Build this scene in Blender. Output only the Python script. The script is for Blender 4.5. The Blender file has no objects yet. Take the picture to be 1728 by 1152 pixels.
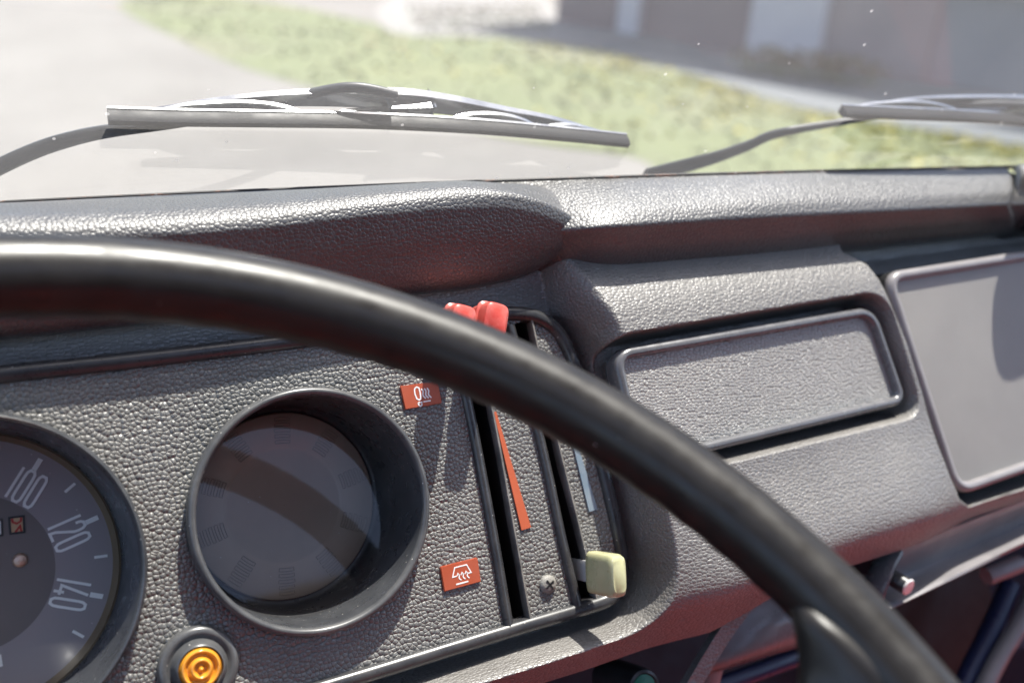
import bpy, bmesh, math, random
import numpy as np
from mathutils import Vector, Matrix

random.seed(7)
rng = np.random.default_rng(5)
scene = bpy.context.scene
COL = scene.collection

# ------------------------------------------------------------------ camera pose and the frame of the instrument panel
F_PX, CX, CY = 1680.0, 864.0, 576.0          # 35 mm lens on a 36 mm sensor, photo 1728 px wide
S = 0.40                                     # distance from the lens to the panel plane (m)
CAM = np.array([0.0, 0.0, 1.50])
BASIS = np.array([[0.8742396, 0.18704771, -0.44801594],
                  [-0.15445617, 0.9820136, 0.10859368],
                  [0.46026994, -0.02573807, 0.88740584]])      # columns: panel right, panel down, into the dash (lens axes)
_d = np.array([-241.39, 3640.0, 1680.0]); _d /= np.linalg.norm(_d)
_x = BASIS[:, 0]
_f = np.cross(_d, _x); _f = _f if _f[2] > 0 else -_f
_f /= np.linalg.norm(_f)
WORLD = np.stack([_x, _f, -_d])              # rows: right, forward, up

P_U = WORLD @ BASIS[:, 0]; P_V = -(WORLD @ BASIS[:, 1]); P_W = -(WORLD @ BASIS[:, 2])
P_O = CAM - S * P_W                          # foot of the lens on the panel plane
ROT = np.stack([P_U, P_V, P_W], 1)
FRAME = Matrix([[*ROT[0], P_O[0]], [*ROT[1], P_O[1]], [*ROT[2], P_O[2]], [0, 0, 0, 1]])
UPL = ROT.T @ np.array([0, 0, 1.0]); FWL = ROT.T @ np.array([0, 1.0, 0]); RTL = ROT.T @ np.array([1.0, 0, 0])


def wray(x, y):
    return WORLD @ np.array([(x - CX) / F_PX, (y - CY) / F_PX, 1.0])


def at(x, y, w=0.0):
    """Point of the panel frame (right, up, out of the dash) seen at a photo position, at height w over the panel plane."""
    r = BASIS.T @ np.array([(x - CX) / F_PX, (y - CY) / F_PX, 1.0])
    t = (S - w) / r[2]
    return np.array([r[0] * t, -r[1] * t, w])


def to_local(p):
    return ROT.T @ (np.asarray(p) - P_O)


def at_level(x, y, z):
    """Panel-frame point seen at a photo position, at world height z below the lens."""
    r = wray(x, y); t = z / r[2]
    return to_local(CAM + r * t)


def ground(x, y, z=0.0):
    r = wray(x, y); t = (z - CAM[2]) / r[2]
    return CAM + r * t


# ------------------------------------------------------------------ materials
def nodes_of(name):
    m = bpy.data.materials.new(name); m.use_nodes = True
    nt = m.node_tree
    return m, nt, nt.nodes, nt.links, nt.nodes['Principled BSDF']


def ramp(N, L, src, stops, interp='LINEAR'):
    r = N.new('ShaderNodeValToRGB'); r.color_ramp.interpolation = interp
    e = r.color_ramp.elements
    while len(e) < len(stops): e.new(0.5)
    for k, (p, c) in enumerate(stops):
        e[k].position = p; e[k].color = (*c, 1) if len(c) == 3 else c
    L.new(src, r.inputs[0]); return r.outputs[0]


def g3(v): return (v, v, v)


def mixc(N, L, fac, a, b, blend='MIX'):
    m = N.new('ShaderNodeMix'); m.data_type = 'RGBA'; m.blend_type = blend
    for sock, val in ((m.inputs[0], fac), (m.inputs[6], a), (m.inputs[7], b)):
        if hasattr(val, 'is_output'): L.new(val, sock)
        elif isinstance(val, (int, float)): sock.default_value = val
        else: sock.default_value = (*val, 1)
    return m.outputs[2]


def math_(N, L, op, a, b=0.0, c=0.0):
    m = N.new('ShaderNodeMath'); m.operation = op
    for k, v in enumerate((a, b, c)):
        if hasattr(v, 'is_output'): L.new(v, m.inputs[k])
        else: m.inputs[k].default_value = v
    return m.outputs[0]


def noise(N, L, vec, scale, detail=3.0, rough=0.55):
    n = N.new('ShaderNodeTexNoise'); n.inputs['Scale'].default_value = scale
    n.inputs['Detail'].default_value = detail; n.inputs['Roughness'].default_value = rough
    if vec is not None: L.new(vec, n.inputs['Vector'])
    return n


def specks(N, L, vec, scale, size, share):
    """0..1 mask of tiny dust specks."""
    v = N.new('ShaderNodeTexVoronoi'); v.inputs['Scale'].default_value = scale
    L.new(vec, v.inputs['Vector'])
    near = math_(N, L, 'LESS_THAN', v.outputs['Distance'], size)
    sep = N.new('ShaderNodeSeparateColor'); L.new(v.outputs['Color'], sep.inputs[0])
    pick = math_(N, L, 'LESS_THAN', sep.outputs[0], share)
    return math_(N, L, 'MULTIPLY', near, pick)


def plastic(name, col, rough=0.4, dust=0.0, dust_col=(0.42, 0.39, 0.35), speck=0.0, var=0.25, bump=0.0, bscale=900, spec=0.5, coat=0.0):
    m, nt, N, L, P = nodes_of(name)
    tc = N.new('ShaderNodeTexCoord').outputs['Object']
    n1 = noise(N, L, tc, 35, 4)
    base = mixc(N, L, n1.outputs['Fac'], tuple(c * (1 - var) for c in col), tuple(c * (1 + var) for c in col))
    if dust:
        n2 = noise(N, L, tc, 70, 5, 0.65)
        f = ramp(N, L, n2.outputs['Fac'], [(0.35, g3(0.0)), (0.75, g3(dust))])
        base = mixc(N, L, f, base, dust_col)
    if speck:
        s = specks(N, L, tc, 560, 0.13, speck)
        base = mixc(N, L, s, base, (0.6, 0.57, 0.52))
    L.new(base, P.inputs['Base Color'])
    n3 = noise(N, L, tc, 120, 4)
    L.new(ramp(N, L, n3.outputs['Fac'], [(0.3, g3(max(0.03, rough - 0.08))), (0.7, g3(min(1, rough + 0.08)))]), P.inputs['Roughness'])
    P.inputs['Specular IOR Level'].default_value = spec
    P.inputs['Coat Weight'].default_value = coat
    P.inputs['Coat Roughness'].default_value = 0.1
    if bump:
        b = N.new('ShaderNodeBump'); b.inputs['Distance'].default_value = bump; b.inputs['Strength'].default_value = 1
        n4 = noise(N, L, tc, bscale, 3)
        L.new(n4.outputs['Fac'], b.inputs['Height']); L.new(b.outputs['Normal'], P.inputs['Normal'])
    return m


def grain(name, cell, crev, scale, depth, rough=0.42, stretch=(1, 1, 1), edge=0.22, warp=0.35, dust=0.25, speck=0.0, spec=0.5, rot=0.0, dust_scale=18, dome_k=1.1, flat2d=True, rand=0.85, coat=0.0):
    """Pebble-grained moulded vinyl: rounded cells, a crevice between them, dust that sits in the crevices."""
    m, nt, N, L, P = nodes_of(name)
    tc = N.new('ShaderNodeTexCoord').outputs['Object']
    mp = N.new('ShaderNodeMapping'); mp.inputs['Scale'].default_value = stretch; mp.inputs['Rotation'].default_value = (0, 0, rot)
    L.new(tc, mp.inputs['Vector']); vec = mp.outputs['Vector']
    w = noise(N, L, vec, scale * 0.55, 2)
    off = N.new('ShaderNodeVectorMath'); off.operation = 'MULTIPLY_ADD'
    L.new(w.outputs['Color'], off.inputs[0]); off.inputs[1].default_value = (warp / scale,) * 3; L.new(vec, off.inputs[2])
    dims = '2D' if flat2d else '3D'
    v = N.new('ShaderNodeTexVoronoi'); v.voronoi_dimensions = dims; v.feature = 'DISTANCE_TO_EDGE'; v.inputs['Scale'].default_value = scale; v.inputs['Randomness'].default_value = rand
    L.new(off.outputs[0], v.inputs['Vector'])
    f1 = N.new('ShaderNodeTexVoronoi'); f1.voronoi_dimensions = dims; f1.inputs['Scale'].default_value = scale; f1.inputs['Randomness'].default_value = rand; L.new(off.outputs[0], f1.inputs['Vector'])
    sm = N.new('ShaderNodeMapRange'); sm.interpolation_type = 'SMOOTHSTEP'
    sm.inputs['From Min'].default_value = 0.0; sm.inputs['From Max'].default_value = edge
    L.new(v.outputs['Distance'], sm.inputs['Value'])
    dome = math_(N, L, 'MULTIPLY', math_(N, L, 'POWER', f1.outputs['Distance'], 2.0), -dome_k)
    h = math_(N, L, 'ADD', math_(N, L, 'MULTIPLY', sm.outputs[0], 0.45), dome)
    fine = noise(N, L, vec, scale * 3, 2)
    h = math_(N, L, 'MULTIPLY_ADD', fine.outputs['Fac'], 0.12, h)
    b = N.new('ShaderNodeBump'); b.inputs['Distance'].default_value = depth; b.inputs['Strength'].default_value = 1.0
    L.new(h, b.inputs['Height']); L.new(b.outputs['Normal'], P.inputs['Normal'])
    dn = noise(N, L, tc, dust_scale, 5, 0.6)
    dm = ramp(N, L, dn.outputs['Fac'], [(0.32, g3(0.15)), (0.7, g3(1.0))])
    cre = math_(N, L, 'SUBTRACT', 1.0, sm.outputs[0])
    base = mixc(N, L, math_(N, L, 'MULTIPLY', cre, dm), cell, crev)
    film = ramp(N, L, dn.outputs['Fac'], [(0.35, g3(0.0)), (0.8, g3(dust))])
    base = mixc(N, L, film, base, (0.34, 0.32, 0.29))
    if speck:
        base = mixc(N, L, specks(N, L, tc, 700, 0.12, speck), base, (0.6, 0.57, 0.52))
    L.new(base, P.inputs['Base Color'])
    L.new(ramp(N, L, cre, [(0.0, g3(rough)), (1.0, g3(min(1, rough + 0.35)))]), P.inputs['Roughness'])
    P.inputs['Specular IOR Level'].default_value = spec
    P.inputs['Coat Weight'].default_value = coat; P.inputs['Coat Roughness'].default_value = 0.36; L.new(b.outputs['Normal'], P.inputs['Coat Normal'])
    return m


def clear_glass(name, tint=(1, 1, 1), reflect=1.0, dust=0.0, dust_scale=60):
    m, nt, N, L, P = nodes_of(name)
    N.remove(P); out = N['Material Output']
    t = N.new('ShaderNodeBsdfTransparent'); t.inputs[0].default_value = (*tint, 1)
    g = N.new('ShaderNodeBsdfGlossy'); g.inputs['Roughness'].default_value = 0.015
    lw = N.new('ShaderNodeLayerWeight'); lw.inputs[0].default_value = 0.5
    fr5 = math_(N, L, 'MULTIPLY_ADD', math_(N, L, 'POWER', lw.outputs['Facing'], 5.0), 0.95, 0.05)
    mx = N.new('ShaderNodeMixShader')
    L.new(math_(N, L, 'MULTIPLY', fr5, reflect), mx.inputs[0]); L.new(t.outputs[0], mx.inputs[1]); L.new(g.outputs[0], mx.inputs[2])
    res = mx.outputs[0]
    if dust:
        tc = N.new('ShaderNodeTexCoord').outputs['Object']
        d = N.new('ShaderNodeBsdfDiffuse'); d.inputs[0].default_value = (0.85, 0.85, 0.85, 1)
        tr = N.new('ShaderNodeBsdfTranslucent'); tr.inputs[0].default_value = (0.88, 0.87, 0.86, 1)
        ds = N.new('ShaderNodeMixShader'); ds.inputs[0].default_value = 0.55
        L.new(d.outputs[0], ds.inputs[1]); L.new(tr.outputs[0], ds.inputs[2])
        n = noise(N, L, tc, dust_scale * 0.1, 5, 0.6)
        n2 = noise(N, L, tc, dust_scale * 5, 3)
        sp = specks(N, L, tc, dust_scale * 1.5, 0.09, 0.16)
        f = math_(N, L, 'ADD', ramp(N, L, n.outputs['Fac'], [(0.3, g3(dust * 0.78)), (0.7, g3(dust * 1.22))]), math_(N, L, 'MULTIPLY', n2.outputs['Fac'], dust * 0.15))
        f = math_(N, L, 'MINIMUM', math_(N, L, 'ADD', f, math_(N, L, 'MULTIPLY', sp, 0.16)), 0.9)
        m2 = N.new('ShaderNodeMixShader'); L.new(f, m2.inputs[0]); L.new(res, m2.inputs[1]); L.new(ds.outputs[0], m2.inputs[2])
        res = m2.outputs[0]
    L.new(res, out.inputs['Surface'])
    return m


M = {}
M['panel_grain'] = grain('pebble_grained_panel', (0.115, 0.113, 0.108), (0.22, 0.206, 0.186), 540, 0.00075, rough=0.32, edge=0.17, warp=0.22, dust=0.36, speck=0.02, dust_scale=9, spec=1.0)
M['pad_grain'] = grain('grained_pad_vinyl', (0.042, 0.039, 0.038), (0.038, 0.036, 0.035), 560, 0.00019, rough=0.36, edge=0.2, warp=0.22, dust=0.10, speck=0.004, spec=1.0, flat2d=False, coat=0.7)
M['body_grain'] = grain('grained_dash_vinyl', (0.132, 0.123, 0.115), (0.155, 0.144, 0.134), 580, 0.00024, rough=0.36, stretch=(0.75, 1.15, 1), edge=0.2, warp=0.25, dust=0.28, speck=0.006, rot=0.15, spec=1.0, coat=0.4, flat2d=False)
M['ash_grain'] = grain('grained_ashtray_front', (0.235, 0.225, 0.215), (0.28, 0.27, 0.255), 620, 0.0004, rough=0.28, stretch=(0.8, 1.1, 1), edge=0.2, warp=0.25, dust=0.35, rot=0.2, spec=1.0)
M['lid_grain'] = grain('fine_grained_lid', (0.215, 0.204, 0.194), (0.235, 0.223, 0.212), 900, 0.00006, rough=0.42, edge=0.25, dust=0.6, speck=0.02, dust_scale=7)
M['black'] = plastic('black_moulded_plastic', (0.022, 0.022, 0.024), 0.34, dust=0.05, speck=0.05)
M['trim'] = plastic('satin_black_trim', (0.030, 0.030, 0.033), 0.30, dust=0.08, speck=0.03)
M['lidtrim'] = plastic('satin_grey_trim', (0.105, 0.104, 0.110), 0.27, dust=0.06, spec=0.8)
M['rail'] = plastic('faded_grey_rail', (0.22, 0.205, 0.21), 0.38, dust=0.1)
M['pod'] = plastic('dusty_black_cup', (0.040, 0.042, 0.047), 0.30, dust=0.14, dust_col=(0.2, 0.2, 0.2), speck=0.09)
M['podrim'] = plastic('worn_black_rim', (0.06, 0.062, 0.066), 0.32, dust=0.15, speck=0.06)
M['disc'] = plastic('dusty_brown_blanking_disc', (0.40, 0.315, 0.255), 0.45, dust=0.25, dust_col=(0.22, 0.19, 0.16), speck=0.02, var=0.08)
M['void'] = plastic('slot_lining_and_gap_shade', (0.008, 0.008, 0.009), 0.6)  # near-black slot lining, also used as painted shade in gaps
M['slotedge'] = plastic('dusty_slot_edge', (0.09, 0.085, 0.08), 0.5, dust=0.5, speck=0.12)
M['wheel'] = plastic('black_wheel_plastic', (0.014, 0.0122, 0.0112), 0.35, spec=0.36, dust=0.09, dust_col=(0.09, 0.075, 0.06), var=0.3, speck=0.006)
M['dial'] = plastic('grey_dial_paint', (0.29, 0.255, 0.262), 0.5, var=0.06, speck=0.01)
M['dialin'] = plastic('dark_dial_paint', (0.16, 0.138, 0.132), 0.5, var=0.08, speck=0.01)
M['white'] = plastic('white_marking_paint', (0.82, 0.81, 0.79), 0.5, var=0.05)
M['brassring'] = plastic('yellowed_dial_ring', (0.16, 0.12, 0.075), 0.45)
M['copper'] = plastic('copper_rivet', (0.70, 0.50, 0.40), 0.3, bump=0.0004, bscale=1500); M['copper'].node_tree.nodes['Principled BSDF'].inputs['Metallic'].default_value = 0.8
M['tan'] = plastic('tan_counter_wheel', (0.50, 0.34, 0.19), 0.5)
M['redink'] = plastic('red_counter_ink', (0.42, 0.04, 0.03), 0.5)
M['orange'] = plastic('orange_red_label_plastic', (0.40, 0.080, 0.034), 0.42, dust=0.06, speck=0.02, var=0.06)
M['orange2'] = plastic('orange_stripe_paint', (0.50, 0.11, 0.045), 0.45, var=0.06, speck=0.01)
M['bluegrey'] = plastic('worn_blue_stripe', (0.20, 0.27, 0.33), 0.5, dust=0.4, speck=0.15, var=0.3)
M['red'] = plastic('red_knob_plastic', (0.55, 0.055, 0.04), 0.33, dust=0.45, dust_col=(0.75, 0.45, 0.38), speck=0.06)
M['cream'] = plastic('yellowed_cream_plastic', (0.46, 0.455, 0.255), 0.30, dust=0.3, dust_col=(0.50, 0.40, 0.26), speck=0.02, coat=0.2)
M['levermetal'] = plastic('grey_lever_steel', (0.42, 0.41, 0.40), 0.45, speck=0.03)
M['screw'] = plastic('dusty_screw_steel', (0.22, 0.21, 0.19), 0.5, dust=0.5, bump=0.0003)
M['seal'] = None
M['steel'] = plastic('weathered_wiper_steel', (0.42, 0.43, 0.44), 0.20, dust=0.1, dust_col=(0.4, 0.4, 0.4), var=0.6); M['steel'].node_tree.nodes['Principled BSDF'].inputs['Metallic'].default_value = 0.95
M['arm'] = plastic('grey_painted_wiper_arm', (0.028, 0.030, 0.034), 0.45, dust=0.08, dust_col=(0.2, 0.2, 0.21))
M['rubber'] = plastic('grey_wiper_rubber', (0.008, 0.008, 0.009), 0.5, spec=0.25, dust=0.03, dust_col=(0.25, 0.25, 0.25))
M['navy'] = plastic('navy_painted_metal', (0.004, 0.006, 0.018), 0.5)
M['bluemetal'] = plastic('blue_painted_bracket', (0.020, 0.026, 0.065), 0.35)
M['pipe'] = plastic('pale_grey_tube', (0.24, 0.22, 0.21), 0.4)
M['shroud'] = plastic('smooth_grey_shroud', (0.17, 0.155, 0.15), 0.30, speck=0.01)
M['green'] = plastic('green_button', (0.0, 0.12, 0.07), 0.3)
M['chrome'] = plastic('bright_knob_cap', (0.75, 0.72, 0.70), 0.25); M['chrome'].node_tree.nodes['Principled BSDF'].inputs['Metallic'].default_value = 0.2
M['bouncered'] = plastic('red_bounce_cloth', (0.24, 0.022, 0.013), 0.8)  # red of the added bench, chosen for its bounce light
M['cloth'] = plastic('dark_headliner', (0.05, 0.045, 0.042), 0.9)
M['brown'] = plastic('brown_kick_panel', (0.022, 0.010, 0.005), 0.6)
M['glass'] = clear_glass('dusty_windscreen_glass', (0.495, 0.508, 0.505), 0.45, dust=0.058, dust_scale=70)
M['slit'] = plastic('dark_slit_edge', (0.29, 0.23, 0.185), 0.5)
M['cover'] = clear_glass('clear_gauge_cover', (0.93, 0.90, 0.87), 0.75)
M['lens'] = clear_glass('clear_instrument_lens', (0.97, 0.97, 0.97), 1.0)


def make_seal():
    m, nt, N, L, P = nodes_of('rusty_screen_seal')
    tc = N.new('ShaderNodeTexCoord').outputs['Object']
    mp = N.new('ShaderNodeMapping'); mp.inputs['Scale'].default_value = (1, 4, 4); L.new(tc, mp.inputs[0])
    n = noise(N, L, mp.outputs[0], 75, 4, 0.7)
    c = ramp(N, L, n.outputs['Fac'], [(0.0, (0.012, 0.011, 0.012)), (0.56, (0.015, 0.013, 0.013)), (0.60, (0.13, 0.045, 0.02)), (0.64, (0.03, 0.02, 0.02)), (0.70, (0.5, 0.48, 0.45))])
    L.new(c, P.inputs['Base Color']); P.inputs['Roughness'].default_value = 0.55
    return m


M['seal'] = make_seal()


def make_amber():
    m, nt, N, L, P = nodes_of('amber_lens_plastic')
    P.inputs['Base Color'].default_value = (1.0, 0.41, 0.04, 1); P.inputs['Roughness'].default_value = 0.12
    P.inputs['Transmission Weight'].default_value = 0.3; P.inputs['IOR'].default_value = 1.45
    P.inputs['Coat Weight'].default_value = 1.0; P.inputs['Coat Roughness'].default_value = 0.05
    return m


M['amber'] = make_amber()


def ground_mat(name, stops, scale, detail=6, rough=0.9, scale2=None, bump=0.02, mix=0.35):
    m, nt, N, L, P = nodes_of(name)
    tc = N.new('ShaderNodeTexCoord').outputs['Object']
    n = noise(N, L, tc, scale, detail, 0.6)
    c = ramp(N, L, n.outputs['Fac'], stops)
    n2 = noise(N, L, tc, scale2 or scale * 14, 4, 0.7)
    c = mixc(N, L, mix, c, ramp(N, L, n2.outputs['Fac'], [(0.3, stops[0][1]), (0.7, stops[-1][1])]))
    L.new(c, P.inputs['Base Color']); P.inputs['Roughness'].default_value = rough
    b = N.new('ShaderNodeBump'); b.inputs['Distance'].default_value = bump; L.new(n2.outputs['Fac'], b.inputs['Height']); L.new(b.outputs['Normal'], P.inputs['Normal'])
    return m


M['gravel'] = ground_mat('pale_gravel', [(0.3, (0.150, 0.141, 0.130)), (0.7, (0.225, 0.214, 0.201))], 0.9)
M['grassmat'] = ground_mat('dry_spring_grass', [(0.25, (0.190, 0.175, 0.125)), (0.5, (0.128, 0.150, 0.072)), (0.75, (0.165, 0.178, 0.080))], 0.4, mix=0.12, bump=0.003)
M['paving'] = ground_mat('pale_paving', [(0.3, (0.22, 0.21, 0.20)), (0.7, (0.27, 0.26, 0.25))], 0.8)
M['asphaltmat'] = ground_mat('blue_grey_asphalt', [(0.3, (0.13, 0.14, 0.15)), (0.7, (0.17, 0.18, 0.19))], 0.8)
M['wallgrey'] = plastic('dark_grey_cladding', (0.135, 0.135, 0.155), 0.7, dust=0.2)
M['wallpink'] = plastic('pinkish_grey_render', (0.27, 0.268, 0.272), 0.8, dust=0.1)
M['wallblue'] = plastic('blue_grey_render', (0.25, 0.265, 0.29), 0.8, dust=0.1)
M['pillar'] = plastic('white_painted_pier', (0.62, 0.64, 0.66), 0.7)
M['pane'] = plastic('dark_window_glass', (0.03, 0.035, 0.045), 0.08)
M['leaf'] = plastic('yellow_green_leaf', (0.160, 0.172, 0.085), 0.6, var=0.3)
M['dry'] = plastic('dry_straw_grass', (0.20, 0.178, 0.125), 0.7, var=0.4)
M['yellow'] = plastic('yellow_blossom', (0.55, 0.48, 0.13), 0.6, var=0.2)
M['hedge'] = plastic('dark_hedge_leaf', (0.035, 0.06, 0.025), 0.6, var=0.4)

# ------------------------------------------------------------------ object helpers
ORG = {}


def tag(o, label=None, cat=None, group=None, kind=None):
    if label: o['label'] = label
    if cat: o['category'] = cat
    if group: o['group'] = group
    if kind: o['kind'] = kind
    return o


def thing(name, label, cat, origin, group=None):
    """Empty in the panel frame at a panel-frame origin; parents the parts."""
    o = bpy.data.objects.new(name, None); COL.objects.link(o); o.empty_display_size = 0.02
    o.matrix_world = FRAME @ Matrix.Translation(Vector(origin))
    ORG[o.name] = np.array(origin, float)
    return tag(o, label, cat, group)


def finish(me, mat, angle=40):
    me.materials.append(mat)
    me.polygons.foreach_set('use_smooth', [True] * len(me.polygons))
    me.set_sharp_from_angle(angle=math.radians(angle))
    me.update()


def part(name, geo, mat, parent, angle=40, label=None):
    verts, faces = geo
    org = ORG[parent.name]
    me = bpy.data.meshes.new(name)
    me.from_pydata([tuple(np.asarray(v) - org) for v in verts], [], faces)
    bm = bmesh.new(); bm.from_mesh(me); bmesh.ops.recalc_face_normals(bm, faces=bm.faces[:]) if len(bm.faces) < 60000 else None
    bm.to_mesh(me); bm.free()
    finish(me, mat, angle)
    o = bpy.data.objects.new(name, me); COL.objects.link(o); o.parent = parent
    ORG[o.name] = org
    if label: o['label'] = label
    return o


def world_mesh(name, geo, mat, parent=None, angle=30):
    verts, faces = geo
    me = bpy.data.meshes.new(name); me.from_pydata([tuple(v) for v in verts], [], faces)
    bm = bmesh.new(); bm.from_mesh(me); bmesh.ops.recalc_face_normals(bm, faces=bm.faces[:]); bm.to_mesh(me); bm.free()
    finish(me, mat, angle)
    o = bpy.data.objects.new(name, me); COL.objects.link(o)
    if parent: o.parent = parent; o.matrix_parent_inverse = Matrix.Translation(-Vector(parent.location))
    return o


def join(*gs):
    V, Fc = [], []
    for v, f in gs:
        k = len(V); V += [np.asarray(p, float) for p in v]; Fc += [tuple(i + k for i in q) for q in f]
    return V, Fc


def spline(P, n, closed=False):
    """n points of a Catmull-Rom curve through P, spread by arc length of the chord."""
    P = np.asarray(P, float)
    if closed: Q = np.vstack([P[-1], P, P[0], P[1]])
    else: Q = np.vstack([2 * P[0] - P[1], P, 2 * P[-1] - P[-2]])
    m = len(Q) - 3
    out = []
    sub = 24
    for i in range(m):
        p0, p1, p2, p3 = Q[i:i + 4]
        for t in np.arange(sub) / sub:
            out.append(0.5 * ((2 * p1) + (-p0 + p2) * t + (2 * p0 - 5 * p1 + 4 * p2 - p3) * t * t + (-p0 + 3 * p1 - 3 * p2 + p3) * t ** 3))
    out.append(Q[m + 1])
    out = np.array(out)
    L_ = np.concatenate([[0], np.cumsum(np.linalg.norm(np.diff(out, axis=0), axis=1))])
    s = np.linspace(0, L_[-1], n + 1 if closed else n)
    r = np.stack([np.interp(s, L_, out[:, k]) for k in range(out.shape[1])], 1)
    return r[:-1] if closed else r


def round_poly(P, rads, seg=7):
    """Polygon with arc-like rounded corners (quadratic)."""
    P = np.asarray(P, float); n = len(P); out = []
    for i in range(n):
        r = rads[i] if hasattr(rads, '__len__') else rads
        a, b, c = P[i - 1], P[i], P[(i + 1) % n]
        if r <= 0: out.append(b); continue
        ia, ic = a - b, c - b
        ra = min(r, np.linalg.norm(ia) * 0.48); rc = min(r, np.linalg.norm(ic) * 0.48)
        p, q = b + ia / np.linalg.norm(ia) * ra, b + ic / np.linalg.norm(ic) * rc
        for t in np.linspace(0, 1, seg):
            out.append((1 - t) ** 2 * p + 2 * t * (1 - t) * (b * 0.9 + (p + q) * 0.05) + t * t * q)
    return np.array(out)


def grid_faces(nr, nc, close_r=False, close_c=False):
    f = []
    for i in range(nr if close_r else nr - 1):
        for j in range(nc if close_c else nc - 1):
            a, b = i * nc + j, i * nc + (j + 1) % nc
            c, d = ((i + 1) % nr) * nc + (j + 1) % nc, ((i + 1) % nr) * nc + j
            f.append((a, b, c, d))
    return f


def surf(rows, nu, nv):
    """Smooth sheet through control rows."""
    R_ = [spline(r, nu) for r in rows]
    R_ = np.array(R_)
    cols = np.array([spline(R_[:, j], nv) for j in range(nu)])
    V = [cols[j][i] for i in range(nv) for j in range(nu)]
    return V, grid_faces(nv, nu)


def sweep(path, prof, closed=False, up=(0, 0, 1), caps=True, scale=None):
    """Closed profile [(side, up)] along a path; 'up' is held as near as the path allows."""
    path = np.asarray(path, float); n = len(path); up = np.asarray(up, float); V = []
    for i in range(n):
        if closed: t = path[(i + 1) % n] - path[i - 1]
        else: t = path[min(i + 1, n - 1)] - path[max(i - 1, 0)]
        t = t / (np.linalg.norm(t) + 1e-12)
        u = up - t * (up @ t); u /= np.linalg.norm(u) + 1e-12
        s = np.cross(t, u)
        k = 1.0 if scale is None else scale[i]
        k = (k, k) if not hasattr(k, '__len__') else k
        for a, b in prof: V.append(path[i] + s * a * k[0] + u * b * k[1])
    m = len(prof)
    F_ = grid_faces(n, m, close_r=closed, close_c=True)
    if not closed and caps:
        F_ += [tuple(range(m))[::-1], tuple(range((n - 1) * m, n * m))]
    return V, F_


def ring_prof(r, n=14, ry=None):
    ry = ry or r
    return [(r * math.cos(a), ry * math.sin(a)) for a in np.arange(n) * 2 * math.pi / n]


def tube(path, r, n=14, closed=False, up=(0, 0, 1), ry=None, scale=None):
    return sweep(path, ring_prof(r, n, ry), closed, up, True, scale)


def lathe(c, prof, n=96, close=False, axis=None):
    """Surface of revolution about the panel normal through c; prof [(radius, height)]."""
    c = np.asarray(c, float); V = []
    ax = np.array([0, 0, 1.0]) if axis is None else np.asarray(axis, float) / np.linalg.norm(axis)
    e1 = np.cross([0, 1.0, 0.001], ax); e1 /= np.linalg.norm(e1); e2 = np.cross(ax, e1)
    for r, w in prof:
        for k in range(n):
            a = 2 * math.pi * k / n
            V.append(c + e1 * r * math.cos(a) + e2 * r * math.sin(a) + ax * w)
    m = len(prof)
    F_ = grid_faces(m, n, close_c=True)
    if close:
        F_ += [tuple(range(n))[::-1], tuple(range((m - 1) * n, m * n))]
    return V, F_


def disc(c, r, n=64):
    V = [np.asarray(c, float)] + [np.asarray(c) + np.array([r * math.cos(a), r * math.sin(a), 0]) for a in np.arange(n) * 2 * math.pi / n]
    return V, [(0, 1 + k, 1 + (k + 1) % n) for k in range(n)]


def fill(outline, holes, w0, w1):
    """Flat plate with holes between heights w0 < w1 (outline and holes are 2-D loops)."""
    cu = bpy.data.curves.new('tmp', 'CURVE'); cu.dimensions = '2D'; cu.fill_mode = 'BOTH'
    cu.extrude = (w1 - w0) / 2
    for loop in [outline] + list(holes):
        sp = cu.splines.new('POLY'); sp.points.add(len(loop) - 1); sp.use_cyclic_u = True
        for k, p in enumerate(loop): sp.points[k].co = (p[0], p[1], 0, 1)
    o = bpy.data.objects.new('tmp', cu); COL.objects.link(o)
    dg = bpy.context.evaluated_depsgraph_get()
    me = bpy.data.meshes.new_from_object(o.evaluated_get(dg))
    V = [np.array(v.co) + np.array([0, 0, (w0 + w1) / 2]) for v in me.vertices]
    F_ = [tuple(p.vertices) for p in me.polygons]
    bpy.data.objects.remove(o); bpy.data.curves.remove(cu); bpy.data.meshes.remove(me)
    return V, F_


def ribbon(pts, width, w, thick=0.00025, closed=False):
    """Flat painted stroke lying at height w."""
    P = np.asarray(pts, float)[:, :2]; n = len(P); A, B_ = [], []
    for i in range(n):
        if closed: d1, d2 = P[i] - P[i - 1], P[(i + 1) % n] - P[i]
        else:
            d1 = P[i] - P[i - 1] if i else P[1] - P[0]
            d2 = P[i + 1] - P[i] if i < n - 1 else P[i] - P[i - 1]
        d1 = d1 / (np.linalg.norm(d1) + 1e-12); d2 = d2 / (np.linalg.norm(d2) + 1e-12)
        nrm = np.array([-(d1 + d2)[1], (d1 + d2)[0]]); nrm /= np.linalg.norm(nrm) + 1e-12
        k = width / 2 / max(0.45, nrm @ np.array([-d1[1], d1[0]]))
        A.append(P[i] + nrm * k); B_.append(P[i] - nrm * k)
    V = []
    for a, b in zip(A, B_):
        V += [np.array([*a, w]), np.array([*a, w + thick]), np.array([*b, w + thick]), np.array([*b, w])]
    F_ = grid_faces(n, 4, close_r=closed, close_c=True)
    if not closed: F_ += [(0, 1, 2, 3), tuple(range(4 * n - 4, 4 * n))[::-1]]
    return V, F_


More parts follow.
